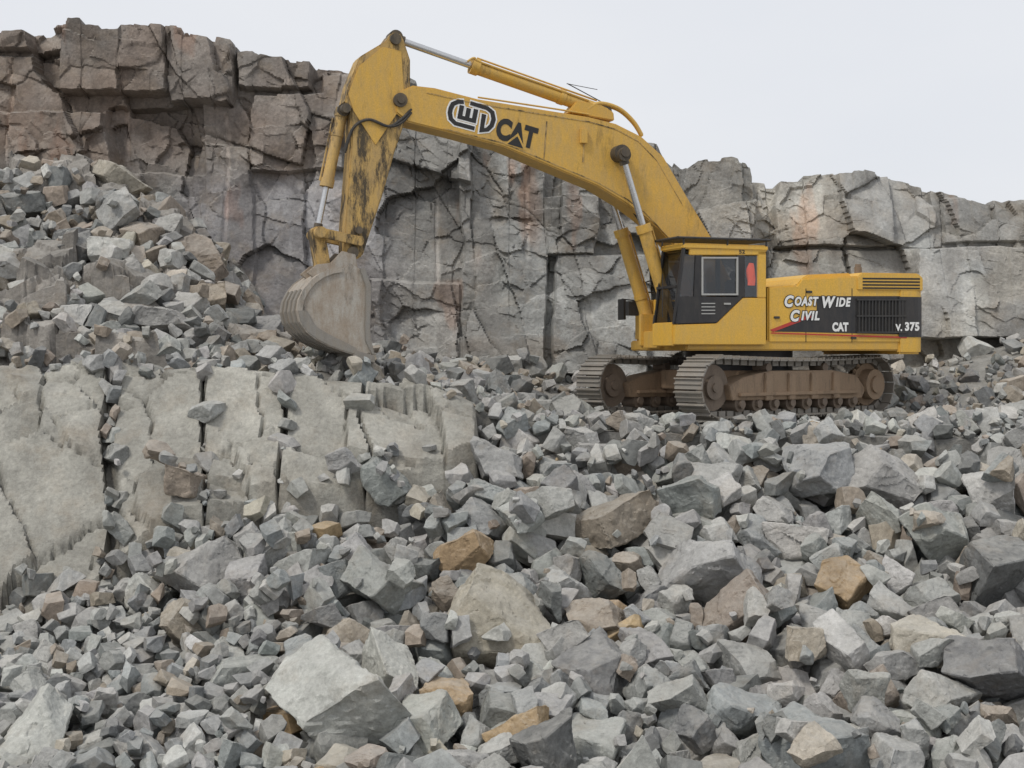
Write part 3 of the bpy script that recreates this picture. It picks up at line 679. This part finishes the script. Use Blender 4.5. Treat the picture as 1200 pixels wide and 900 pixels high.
MB().tube([(.1, -1.5, 2.8), (.1, -1.5, 3.35), (-1.4, -1.5, 3.35), (-1.4, -1.5, 2.8)], .02, 8).build('handrail', M['rail'])
MB().box(.1, 1.95, -1.6, -.62, 1.74, 2.7).build('fuel_tank', M['yellow'], bevel=.04)
MB().tube([(1.9, -1.5, 1.8), (1.9, -1.5, 3.1), (1.2, -1.5, 3.3), (.3, -1.5, 3.3)], .022, 8).build('handrail', M['rail'])
# --- cab
yc1 = 1.72; yc0 = .66
af, _ = L(806, 380, yc1); ab, _ = L(898, 380, yc1)
def cz_(py, px=850): return L(px, py, yc1)[1]
zb = cz_(380); ztp = cz_(292); at0 = af + .05; ab0 = af + .34
cab = MB().prism([(ab0, cz_(381)), L(840, 379, yc1), L(871, 349, yc1), L(898, 349, yc1), L(898, 404, yc1), (ab0, cz_(404))], yc1 - .06, yc1)
cab.box(ab, ab0 - .02, yc0, yc0 + .05, 1.74, cz_(350)); cab.box(ab, ab0 - .02, yc0, yc1 - .06, 1.66, 1.80)
cab.pp([(888, 294), (898, 294), (898, 349), (888, 349)], yc1, yc1 - .06, yc1).pp([(808, 291), (898, 291), (898, 299), (808, 299)], yc1, yc1 - .06, yc1)
cab.box(ab0 - .06, ab0 + .01, yc0, yc1 - .06, 1.60, cz_(378))
cabo = cab.build('cab', M['cabyellow'], bevel=.015)
MB().box(ab, ab + .06, yc0, yc1 - .06, 1.74, cz_(296)).box(ab + .06, af, yc0 + .05, yc0 + .07, 1.8, cz_(352)).box(ab + .06, af, yc0 + .05, yc1 - .07, cz_(297), cz_(295)).build('cab_lining', M['rail'], cabo)
MB().box(ab + .06, af, yc0 + .01, yc0 + .02, cz_(352), cz_(297)).build('far_side_window', M['glass'], cabo)
fpl = MB()
for aa in (ab, ab + .62, af - .02): fpl.box(aa, aa + .09, yc0, yc0 + .06, cz_(352), cz_(294))
fpl.build('far_pillar', M['rail'], cabo)
MB().box(ab - .05, af + .14, yc0 - .03, yc1 + .02, cz_(293), cz_(286)).build('cab_roof', M['cabyellow'], cabo, .03)
gd = MB(); gz0 = cz_(286) + .02; gz1 = cz_(280)
for yy in np.linspace(yc0 - .05, yc1 + .04, 6): gd.tube([(ab - .08, yy, gz1), (af + .25, yy, gz1)], .026, 8)
for aa in np.linspace(ab - .08, af + .25, 5): gd.tube([(aa, yc0 - .05, gz1), (aa, yc1 + .04, gz1)], .03, 8)
for aa in (ab, (ab + af) / 2, af + .1):
    for yy in (yc0, yc1): gd.tube([(aa, yy, gz0 - .06), (aa, yy, gz1)], .022, 6)
gd.build('roof_guard', M['rail'], cabo)
dr = MB().prism([(ab0, zb), (ab0 - .13, cz_(348)), L(871, 348, yc1), L(840, 378, yc1)], yc1 - .055, yc1 - .002)
dr.pp([(815, 299), (823, 299), (822, 348), (813, 348)], yc1, yc1 - .055, yc1 + .002).pp([(864, 299), (873, 299), (873, 348), (864, 348)], yc1, yc1 - .055, yc1 + .002)
dro = dr.build('door', M['black'], cabo, .006)
dv_ = MB()
for i in range(4): dv_.pp([(822, 355 + i * 4), (838, 355 + i * 4), (838, 356.2 + i * 4), (822, 356.2 + i * 4)], yc1, yc1 - .004, yc1 + .008)
dv_.build('door_vent', M['greyframe'], cabo)
wf = MB()
for (x0_, y0_, x1_, y1_) in ((822, 301, 865, 303), (822, 344, 865, 346), (822, 303, 824, 344), (863, 303, 865, 344)):
    wf.pp([(x0_, y0_), (x1_, y0_), (x1_, y1_), (x0_, y1_)], yc1, yc1 - .02, yc1 + .012)
wf.build('window_frame', M['greyframe'], cabo)
MB().pp([(823, 302), (865, 302), (865, 345), (823, 345)], yc1, yc1 - .03, yc1 - .022).build('side_window', M['glass'], cabo)
MB().prism([L(815, 299, yc1), L(813, 348, yc1), (ab0 - .14, cz_(348)), (at0 + .01, cz_(299))], yc1 - .03, yc1 - .022).build('quarter_window', M['glass'], cabo)
MB().pp([(873, 300), (888, 300), (888, 348), (873, 348)], yc1, yc1 - .012, yc1 - .006).build('rear_side_window', M['clear'], cabo)
MB().prism([(at0 + .03, ztp), (at0 + .04, ztp), (ab0 - .02, zb), (ab0 - .03, zb)], yc0 + .06, yc1 - .08).build('front_window', M['glass'], cabo)
fp = MB()
for yy in (yc0, yc1 - .07): fp.prism([(at0, ztp), (at0 + .07, ztp), (ab0 + .01, zb), (ab0 - .06, zb)], yy, yy + .068)
am = (at0 + ab0) / 2; fp.box(am + .0, am + .06, yc0, yc1 - .08, cz_(338), cz_(335)); fp.tube([(ab0 + .02, 1.2, cz_(372)), (am + .06, 1.0, cz_(320))], .012, 6)
fp.build('front_pillar', M['black'], cabo, .008)
a, z = L(852, 356, yc1); MB().box(a - .08, a + .08, yc1, yc1 + .03, z - .02, z + .02).build('door_handle', M['greyframe'], cabo)
MB().box(.75, 1.25, .9, 1.35, 1.8, 2.5).box(.7, .88, .9, 1.35, 2.4, 3.1).box(.72, .82, 1.02, 1.23, 3.1, 3.3).box(1.6, 1.9, .85, 1.5, 1.8, 2.6).build('seat', M['rail'], cabo, .04)
MB().tube([(1.9, -1.5, 2.7), (2.25, -1.7, 2.75)], .018, 8).box(2.2, 2.26, -1.9, -1.55, 2.25, 2.75).build('mirror', M['rail'], bevel=.01)
a, z = L(744, 362, -1.0); MB().box(a - .06, a + .2, -1.1, -.9, z - .16, z + .18).tube([(a, -1, z + .18), (a - .1, -1, z + .4), (a - .5, -1, z + .4)], .02, 8).build('work_lamp', M['rail'], bevel=.02)
# --- boom
bo = [(463, 116), (470, 106), (484, 100), (510, 103), (560, 116), (640, 129), (690, 137), (722, 145), (752, 160), (778, 184), (805, 230), (836, 282), (866, 350), (868, 385), (848, 392), (826, 372), (792, 290), (772, 268), (752, 252), (733, 238), (700, 218), (650, 197), (590, 172), (530, 156), (478, 143), (464, 132)]
bw = .36
boom = MB().pp(bo, bw, -bw, bw).build('boom', M['boomyellow'], bevel=.03)
dt = MB()
inner = [(500, 108), (560, 121), (640, 134), (690, 142), (722, 151), (748, 165), (770, 188), (800, 240)]
for i in range(len(inner) - 1):
    (x0_, y0_), (x1_, y1_) = inner[i], inner[i + 1]; dt.pp([(x0_, y0_), (x1_, y1_), (x1_, y1_ + 1.2), (x0_, y0_ + 1.2)], bw, bw, bw + .010)
low = [(520, 150), (590, 167), (650, 192), (700, 213), (735, 233), (755, 248), (790, 284)]
for i in range(len(low) - 1):
    (x0_, y0_), (x1_, y1_) = low[i], low[i + 1]; dt.pp([(x0_, y0_), (x1_, y1_), (x1_, y1_ + 1.2), (x0_, y0_ + 1.2)], bw, bw, bw + .010)
dt.pp([(684, 152), (686, 152), (684, 190), (682, 190)], bw, bw, bw + .01).pp([(640, 142), (641.5, 142), (638, 186), (636.5, 186)], bw, bw, bw + .006)
dt.build('weld_seam', M['dirtyyellow'], boom)
a, z = L(727, 180, .5); MB().disc(a, z, .19, -.62, .62).disc(a, z, .11, -.8, .8).build('pivot_pin', M['pin'], boom)
a, z = L(468, 118, .3); MB().disc(a, z, .15, -.42, .42).disc(a, z, .08, -.47, .47).build('pivot_pin', M['pin'], boom)
MB().pp([(662, 134), (672, 120), (700, 124), (715, 133), (716, 143)], 0, -.2, .2).build('cylinder_bracket', M['yellow'], boom, .02)
a, z = L(683, 160, bw); MB().box(a - .08, a + .08, bw, bw + .1, z - .16, z + .16).build('work_lamp', M['boomyellow'], boom, .01)
def cyl(name, p0, p1, r, split, mat=M['boomyellow']):
    p0 = Vector(p0); p1 = Vector(p1); m = p0.lerp(p1, split)
    d = (p1 - p0).normalized()
    o = MB().tube([p0, m], r, 20).tube([m - d * .18, m], r * 1.18, 20).tube([p0 - d * .05, p0 + d * .14], r * 1.15, 20).tube([p0.lerp(m, .3), p0.lerp(m, .34)], r * 1.1, 20).build(name, mat)
    MB().tube([m, p1], r * .5, 16).build('rod', M['chrome'], o)
    MB().tube([p1 + Vector((0, -.16, 0)), p1 + Vector((0, .16, 0))], r * 1.0, 18).tube([p0 + Vector((0, -.16, 0)), p0 + Vector((0, .16, 0))], r * 1.05, 18).tube([p1 - d * .22, p1], r * .75, 12).build('rod_eye', M['pin'], o)
    off = d.cross(Vector((0, 1, 0))).normalized() * r * 1.3
    MB().tube([p0 + off + d * .2, m + off - d * .1], .022, 8).build('oil_pipe', mat, o)
    return o
ad, zd = L(789, 384, .6); at_, zt_ = L(729, 182, .6)
for s_ in (.6, -.6): cyl('boom_cylinder', (ad, s_, zd), (at_, s_, zt_), .15, .60)
ad, zd = L(706, 131, 0); at_, zt_ = L(462, 45, 0)
cyl('stick_cylinder', (ad, 0, zd), (at_, 0, zt_), .155, .645)
sk = [(452, 48), (459, 38), (468, 38), (473, 46), (481, 70), (481, 108), (478, 133), (462, 180), (448, 230), (434, 272), (425, 300), (414, 306), (404, 298), (404, 270), (408, 220), (412, 170), (411, 128), (404, 120), (409, 98), (422, 66)]
sw = .30
stick = MB().pp(sk, sw, -sw, sw).build('stick', M['dirtyyellow'], bevel=.03)
MB().pp([(420, 78), (448, 55), (470, 60), (474, 120), (440, 170), (414, 130), (408, 110)], sw, sw, sw + .02).build('reinforcing_plate', M['boomyellow'], stick, .005)
for (x_, y_, r_) in ((463, 46, .12), (405, 127, .10), (413, 296, .12), (420, 270, .08)):
    a, z = L(x_, y_, sw); MB().disc(a, z, r_, -sw - .08, sw + .08).build('pivot_pin', M['pin'], stick)
ad, zd = L(401, 130, 0); at_, zt_ = L(371, 274, 0)
cyl('bucket_cylinder', (ad, 0, zd), (at_, 0, zt_), .125, .62, M['dirtyyellow'])
lk = MB()
def bar(mb, p, q, w, y0, y1):
    p = Vector(p); q = Vector(q); d = (q - p).normalized(); n_ = Vector((-d[1], d[0])) * w
    mb.prism([tuple(p + n_ - d * w * .6), tuple(p + n_ * .4 - d * w), tuple(p - n_ * .4 - d * w), tuple(p - n_ - d * w * .6), tuple(q - n_ + d * w * .6), tuple(q - n_ * .4 + d * w), tuple(q + n_ * .4 + d * w), tuple(q + n_ + d * w * .6)], y0, y1)
for s_ in (-1, 1):
    bar(lk, L(371, 274, 0), L(416, 284, 0), .1, .36 * s_ - .05, .36 * s_ + .05)
bar(lk, L(371, 274, 0), L(379, 322, 0), .14, -.22, .22)
a, z = L(371, 274, 0); lk.disc(a, z, .12, -.48, .48)
lk.build('bucket_linkage', M['dirtyyellow'], bevel=.012)
# --- bucket
hwB = .92
prof0 = [(400, 314), (388, 316), (376, 321), (365, 329), (357, 339), (351, 351), (349, 364), (352, 377), (360, 389), (372, 398), (386, 405), (402, 411), (418, 416), (434, 421)]
pts = [L(a, b, hwB) for a, b in prof0]
mouth = [L(436, 414, hwB), L(431, 400, hwB), L(430, 380, hwB), L(431, 358, hwB), L(431, 335, hwB), L(425, 317, hwB), L(410, 308, hwB)]
bk = MB()
def sh(p, d, c=(L(412, 362, hwB))):
    v = Vector((c[0] - p[0], c[1] - p[1])).normalized() * d; return (p[0] + v[0], p[1] + v[1])
for i in range(len(pts) - 1):
    bk.prism([pts[i], pts[i + 1], sh(pts[i + 1], .06), sh(pts[i], .06)], -hwB, hwB)
for s_ in (-1, 1): bk.prism([sh(p, .03) for p in pts] + mouth, s_ * hwB - .05, s_ * hwB - .01)
for s_ in (-1, 1):
    for i in range(len(pts) - 1): bk.prism([sh(pts[i], -.02), sh(pts[i + 1], -.02), sh(pts[i + 1], .09), sh(pts[i], .09)], s_ * hwB - .03, s_ * hwB + .03)
buck = bk.build('bucket', M['bucket'], label='scoured grey digging bucket resting on the ledge')
MB().prism([L(415, 410, hwB), L(438, 417, hwB), L(439, 426, hwB), L(413, 418, hwB)], -hwB - .07, hwB + .07).build('cutting_lip', M['shoe'], buck, .012)
MB().prism([L(435, 415, hwB), L(428, 400, hwB), L(427, 380, hwB), L(428, 358, hwB), L(428, 335, hwB), L(421, 316, hwB), L(427, 314, hwB), L(434, 334, hwB), L(434, 358, hwB), L(433, 380, hwB), L(434, 398, hwB), L(439, 417, hwB)], hwB + .0, hwB + .06).build('side_cutter', M['shoe'], buck, .008)
for s_ in (-.34, .34):
    MB().prism([L(374, 324, hwB), L(366, 318, hwB), L(378, 308, hwB), L(395, 306, hwB), L(408, 292, hwB), L(424, 296, hwB), L(428, 322, hwB)], s_ - .05, s_ + .05).build('ear', M['bucket'], buck, .01)
ws = MB()
for s_ in (-.72, -.3, .15, .58):
    for i in range(4, 11): ws.prism([pts[i], pts[i + 1], sh(pts[i + 1], -.04), sh(pts[i], -.04)], s_ - .09, s_ + .09)
ws.build('wear_strip', M['shoe'], buck)
MB().prism(pts[6:13] + [sh(pts[12], .14), sh(pts[11], .18), sh(pts[10], .2), sh(pts[9], .22), sh(pts[8], .22), sh(pts[7], .22), sh(pts[6], .18)], hwB + .0, hwB + .05).build('side_wear_plate', M['shoe'], buck, .006)
for i in range(5):
    y_ = -hwB + .08 + i * (2 * hwB - .16) / 4; t0 = L(434, 421, hwB); t1 = L(439, 436, hwB)
    d = Vector((t1[0] - t0[0], 0, t1[1] - t0[1])); p = Vector((t0[0], y_, t0[1]))
    MB().tube([p - d * .5, p, p + d * 1.1], [.1, .09, .025], 4).build('tooth', M['shoe'], buck)
def curve(pts, n=8):
    P = [Vector(p) for p in pts]; P = [P[0]] + P + [P[-1]]; out = []
    for i in range(1, len(P) - 2):
        for k in range(n):
            t_ = k / n; out.append(.5 * ((2 * P[i]) + (-P[i - 1] + P[i + 1]) * t_ + (2 * P[i - 1] - 5 * P[i] + 4 * P[i + 1] - P[i + 2]) * t_ ** 2 + (-P[i - 1] + 3 * P[i] - 3 * P[i + 1] + P[i + 2]) * t_ ** 3))
    return out + [P[-2]]
def q3(px, py, y): a, z = L(px, py, y); return (a, y, z)
for y_, o_, mt in ((.16, 0, 'boomyellow'), (.0, 2, 'boomyellow'), (-.16, 1, 'rubber')):
    MB().tube(curve([q3(688, 128 + o_, y_), q3(703, 121 + o_, y_), q3(725, 127 + o_, y_), q3(742, 142 + o_, y_), q3(752, 158 + o_, y_)]), .045, 10).build('hose', M[mt])
for y_ in (.22, .28): MB().tube(curve([q3(560, 114, y_), q3(640, 126, y_), q3(690, 134, y_)]), .02, 8).build('oil_pipe', M['boomyellow'])
MB().tube(curve([q3(548, 72, .15), q3(556, 68, .15), q3(566, 74, .15), q3(640, 100, .15), q3(690, 118, .15)]), .025, 8).build('oil_pipe', M['boomyellow'])
MB().tube([q3(665, 98, .1), q3(706, 120, .1)], .012, 6).tube([q3(700, 105, .1), q3(664, 98, .1)], .008, 5).build('cable', M['rubber'])
for o_ in (0, 4): MB().tube(curve([q3(482, 128 + o_, .34), q3(470, 140 + o_, .4), q3(455, 148, .38), q3(432, 140, .34), q3(414, 150, .32), q3(404, 175 + o_, .2)]), .03, 8).build('hose', M['rubber'])
for y_ in (.1, -.1): MB().tube(curve([q3(733, 235, y_), q3(752, 262, y_), q3(772, 300, y_), q3(790, 345, y_), q3(815, 375, y_)]), .04, 8).build('hose', M['rubber'])
# --- lettering
def text2d(s, shear=0, off=.02, sp=1.0):
    cu = bpy.data.curves.new('text', 'FONT'); cu.body = s; cu.shear = shear; cu.offset = off; cu.resolution_u = 4; cu.space_character = sp
    ob = bpy.data.objects.new('text', cu); C.objects.link(ob); bpy.context.view_layer.update()
    me = bpy.data.meshes.new_from_object(ob.evaluated_get(bpy.context.evaluated_depsgraph_get()))
    v = np.array([p.co[:2] for p in me.vertices]); f = [tuple(p.vertices) for p in me.polygons]
    bpy.data.objects.remove(ob); bpy.data.curves.remove(cu); bpy.data.meshes.remove(me)
    v = (v - v.min(0)) / np.ptp(v, axis=0); return v, f
def lay(mb, v, f, p0, p1, hpx, y, yo):
    A = Vector(L(*p0, y)); B = Vector(L(*p1, y)); e = B - A; up = Vector((e[1], -e[0])).normalized()
    if up[1] < 0: up = -up
    h = hpx / F * 32; mb.add([(A[0] + e[0] * a + up[0] * b * h, y + yo, A[1] + e[1] * a + up[1] * b * h) for a, b in v], f)
def letters(name, items, y, yo, mat, parent=root, shear=0, off=.02, grow=0, sp=1.0):
    mb = MB()
    for (s, p0, p1, h) in items:
        v, f = text2d(s, shear, off, sp); lay(mb, v, f, (p0[0] - grow, p0[1] + grow), (p1[0] + grow, p1[1] + grow), h + 2 * grow, y, yo)
    me = bpy.data.meshes.new(name); me.from_pydata(mb.v, [], mb.f); me.materials.append(mat); o = bpy.data.objects.new(name, me); C.objects.link(o); o.parent = parent; return o
nm = [('C', (919, 360), (930, 360), 14), ('OAST', (931, 358.5), (959, 358.5), 11), ('W', (963, 361), (979, 361), 14), ('IDE', (979, 359.5), (997, 359.5), 11), ('C', (926, 377), (937, 377), 14), ('IVIL', (938.5, 375.5), (960, 375.5), 11)]
letters('name_lettering_outline', nm, ys, .012, M['ink'], shear=.22, off=.11, grow=.9, sp=1.15)
letters('name_lettering', nm, ys, .017, M['white'], shear=.22, off=.05, sp=1.18)
letters('brand_lettering', [('CAT', (975, 388.5), (994, 388.5), 11)], ys, .012, M['white'], off=.06)
letters('model_lettering', [('375', (1060, 388), (1077, 388), 11)], ys + .03, .016, M['white'], off=.05, sp=1.08)
letters('model_lettering', [('V.', (1048, 388), (1056, 388), 8.5)], ys + .02, .042, M['white'], off=.05)
letters('small_number', [('52', (866, 297.3), (873, 297.3), 4.5)], yc1, .004, M['ink'], off=.03)
letters('boom_brand_lettering', [('CAT', (579, 162), (626, 176), 26)], bw, .008, M['ink'], boom, off=.055)
def fl2(mb, pts, p0, p1, h, y, yo): lay(mb, np.array(pts), [tuple(range(len(pts)))], p0, p1, h, y, yo)
m_ = MB(); fl2(m_, [(.26, -.12), (.80, -.12), (.53, .52)], (579, 162), (626, 176), 26, bw, .012); m_.build('emblem_border', M['boomyellow'], boom)
m_ = MB(); fl2(m_, [(.33, -.08), (.73, -.08), (.53, .38)], (579, 162), (626, 176), 26, bw, .016); m_.build('emblem_triangle', M['ink'], boom)
def ribbon(mb, pts, w, *args):
    P = [Vector(p) for p in pts]; Lf = []; Rt = []
    for i, p in enumerate(P):
        d0 = (P[i] - P[i - 1]).normalized() if i else (P[1] - P[0]).normalized(); d1_ = (P[i + 1] - P[i]).normalized() if i < len(P) - 1 else d0
        n0 = Vector((-d0[1], d0[0])); n1_ = Vector((-d1_[1], d1_[0])); mm = (n0 + n1_).normalized(); k = min(1.6, 1 / max(.3, mm.dot(n0)))
        ex = -d0 * w * (i == 0) + d1_ * w * (i == len(P) - 1)
        Lf.append(p + mm * w * k + ex * .5); Rt.append(p - mm * w * k + ex * .5)
    for i in range(len(P) - 1):
        fl2(mb, [((q[0] + .12) / 1.9, (q[1] + .1) / 1.2) for q in (Lf[i], Lf[i + 1], Rt[i + 1], Rt[i])], *args)
strokes = [[(.40, 1.0), (.22, .95), (.05, .80), (.0, .58), (.0, .38), (.08, .14), (.28, 0), (1.0, 0)],
           [(.40, .80), (.40, .32), (.68, .32), (.68, .76)], [(.68, .32), (.96, .32), (.96, .80)],
           [(.74, 1.04), (1.38, 1.02), (1.60, .90), (1.70, .62), (1.67, .32), (1.54, .1), (1.32, 0), (1.30, .68)]]
args = ((521, 144), (577, 159), 31, bw)
wm = MB(); bm_ = MB()
for i, s_ in enumerate(strokes):
    ribbon(wm, s_, .15, *args, .006 + i * .0006); ribbon(bm_, s_, .088, *args, .012 + i * .0006)
wm.build('emblem_outline', M['white'], boom); bm_.build('emblem_monogram', M['ink'], boom)
# jacket in the cab
a, z = L(881, 323, yc1 - .06)
w_ = Matrix.Translation((EX, EY, EZ)) @ Matrix.Rotation(math.radians(200), 4, 'Z')
bm = bmesh.new(); rows = 14; colsn = 14; vv_ = []
for j in range(rows):
    t_ = j / (rows - 1); wd = .05 + .07 * min(1, t_ * 3) - .03 * t_
    for i in range(colsn):
        an = 2 * math.pi * i / colsn; r = wd * (1 + .18 * math.sin(3 * an + 6 * t_))
        vv_.append(bm.verts.new(w_ @ Vector((a + .02 + r * math.cos(an), yc1 - .06 + .03 * math.sin(an), z + .28 - t_ * .5))))
for j in range(rows - 1):
    for i in range(colsn): bm.faces.new((vv_[j * colsn + i], vv_[j * colsn + (i + 1) % colsn], vv_[(j + 1) * colsn + (i + 1) % colsn], vv_[(j + 1) * colsn + i]))
bm.faces.new(vv_[:colsn]); bm.faces.new(vv_[-colsn:][::-1])
me = bpy.data.meshes.new('jacket'); bm.to_mesh(me); bm.free(); me.materials.append(M['vest'])
jo = bpy.data.objects.new('jacket', me); C.objects.link(jo); jo['label'] = 'bright orange-red jacket hanging behind the rear side window of the cab'; jo['category'] = 'jacket'
# ------------------------------------------------------------------ light, sky, camera
w = bpy.data.worlds.new('World'); bpy.context.scene.world = w; w.use_nodes = True; nt = w.node_tree; nt.nodes.clear()
out = nt.nodes.new('ShaderNodeOutputWorld'); bg = nt.nodes.new('ShaderNodeBackground'); bg.inputs[1].default_value = .1
sk_ = nt.nodes.new('ShaderNodeTexSky'); sk_.sky_type = 'NISHITA'; sk_.sun_disc = False
EL, AZ = math.radians(50), math.radians(222)
sk_.sun_elevation = EL; sk_.sun_rotation = AZ; sk_.air_density = 1; sk_.dust_density = 3
tc = nt.nodes.new('ShaderNodeTexCoord')
cn = nnoise(nt, tc.outputs['Generated'], 1.6, 5, .5, (1, 1, 2.5))
cloud = mixc(nt, maprange(nt, cn, .3, .7, 0, 1), (7.5, 7.8, 8.4), (8.5, 8.65, 9.0))
nt.links.new(mixc(nt, .92, sk_.outputs[0], cloud), bg.inputs[0]); nt.links.new(bg.outputs[0], out.inputs[0])
sun = bpy.data.lights.new('sun', 'SUN'); sun.energy = 1.75; sun.angle = math.radians(10); sun.color = (1, .95, .87)
so = bpy.data.objects.new('sun', sun); C.objects.link(so)
dv = Vector((math.sin(AZ) * math.cos(EL), math.cos(AZ) * math.cos(EL), math.sin(EL)))
so.rotation_euler = dv.to_track_quat('Z', 'Y').to_euler()
cam = bpy.data.cameras.new('camera'); cam.lens = 50; cam.sensor_width = 36; cam.shift_y = -(450 - HZ) / 1200; cam.clip_end = 2000; cam.clip_start = .1
co = bpy.data.objects.new('camera', cam); C.objects.link(co); co.location = (0, 0, CZ); co.rotation_euler = (math.pi / 2, 0, 0)
bpy.context.scene.camera = co
vs = bpy.context.scene.view_settings; vs.view_transform = 'Standard'; vs.look = 'None'; vs.exposure = 0
print('rocks', len(ROCKS), 'big', len(big), 'smallest object px', cand[-1]['sz'])
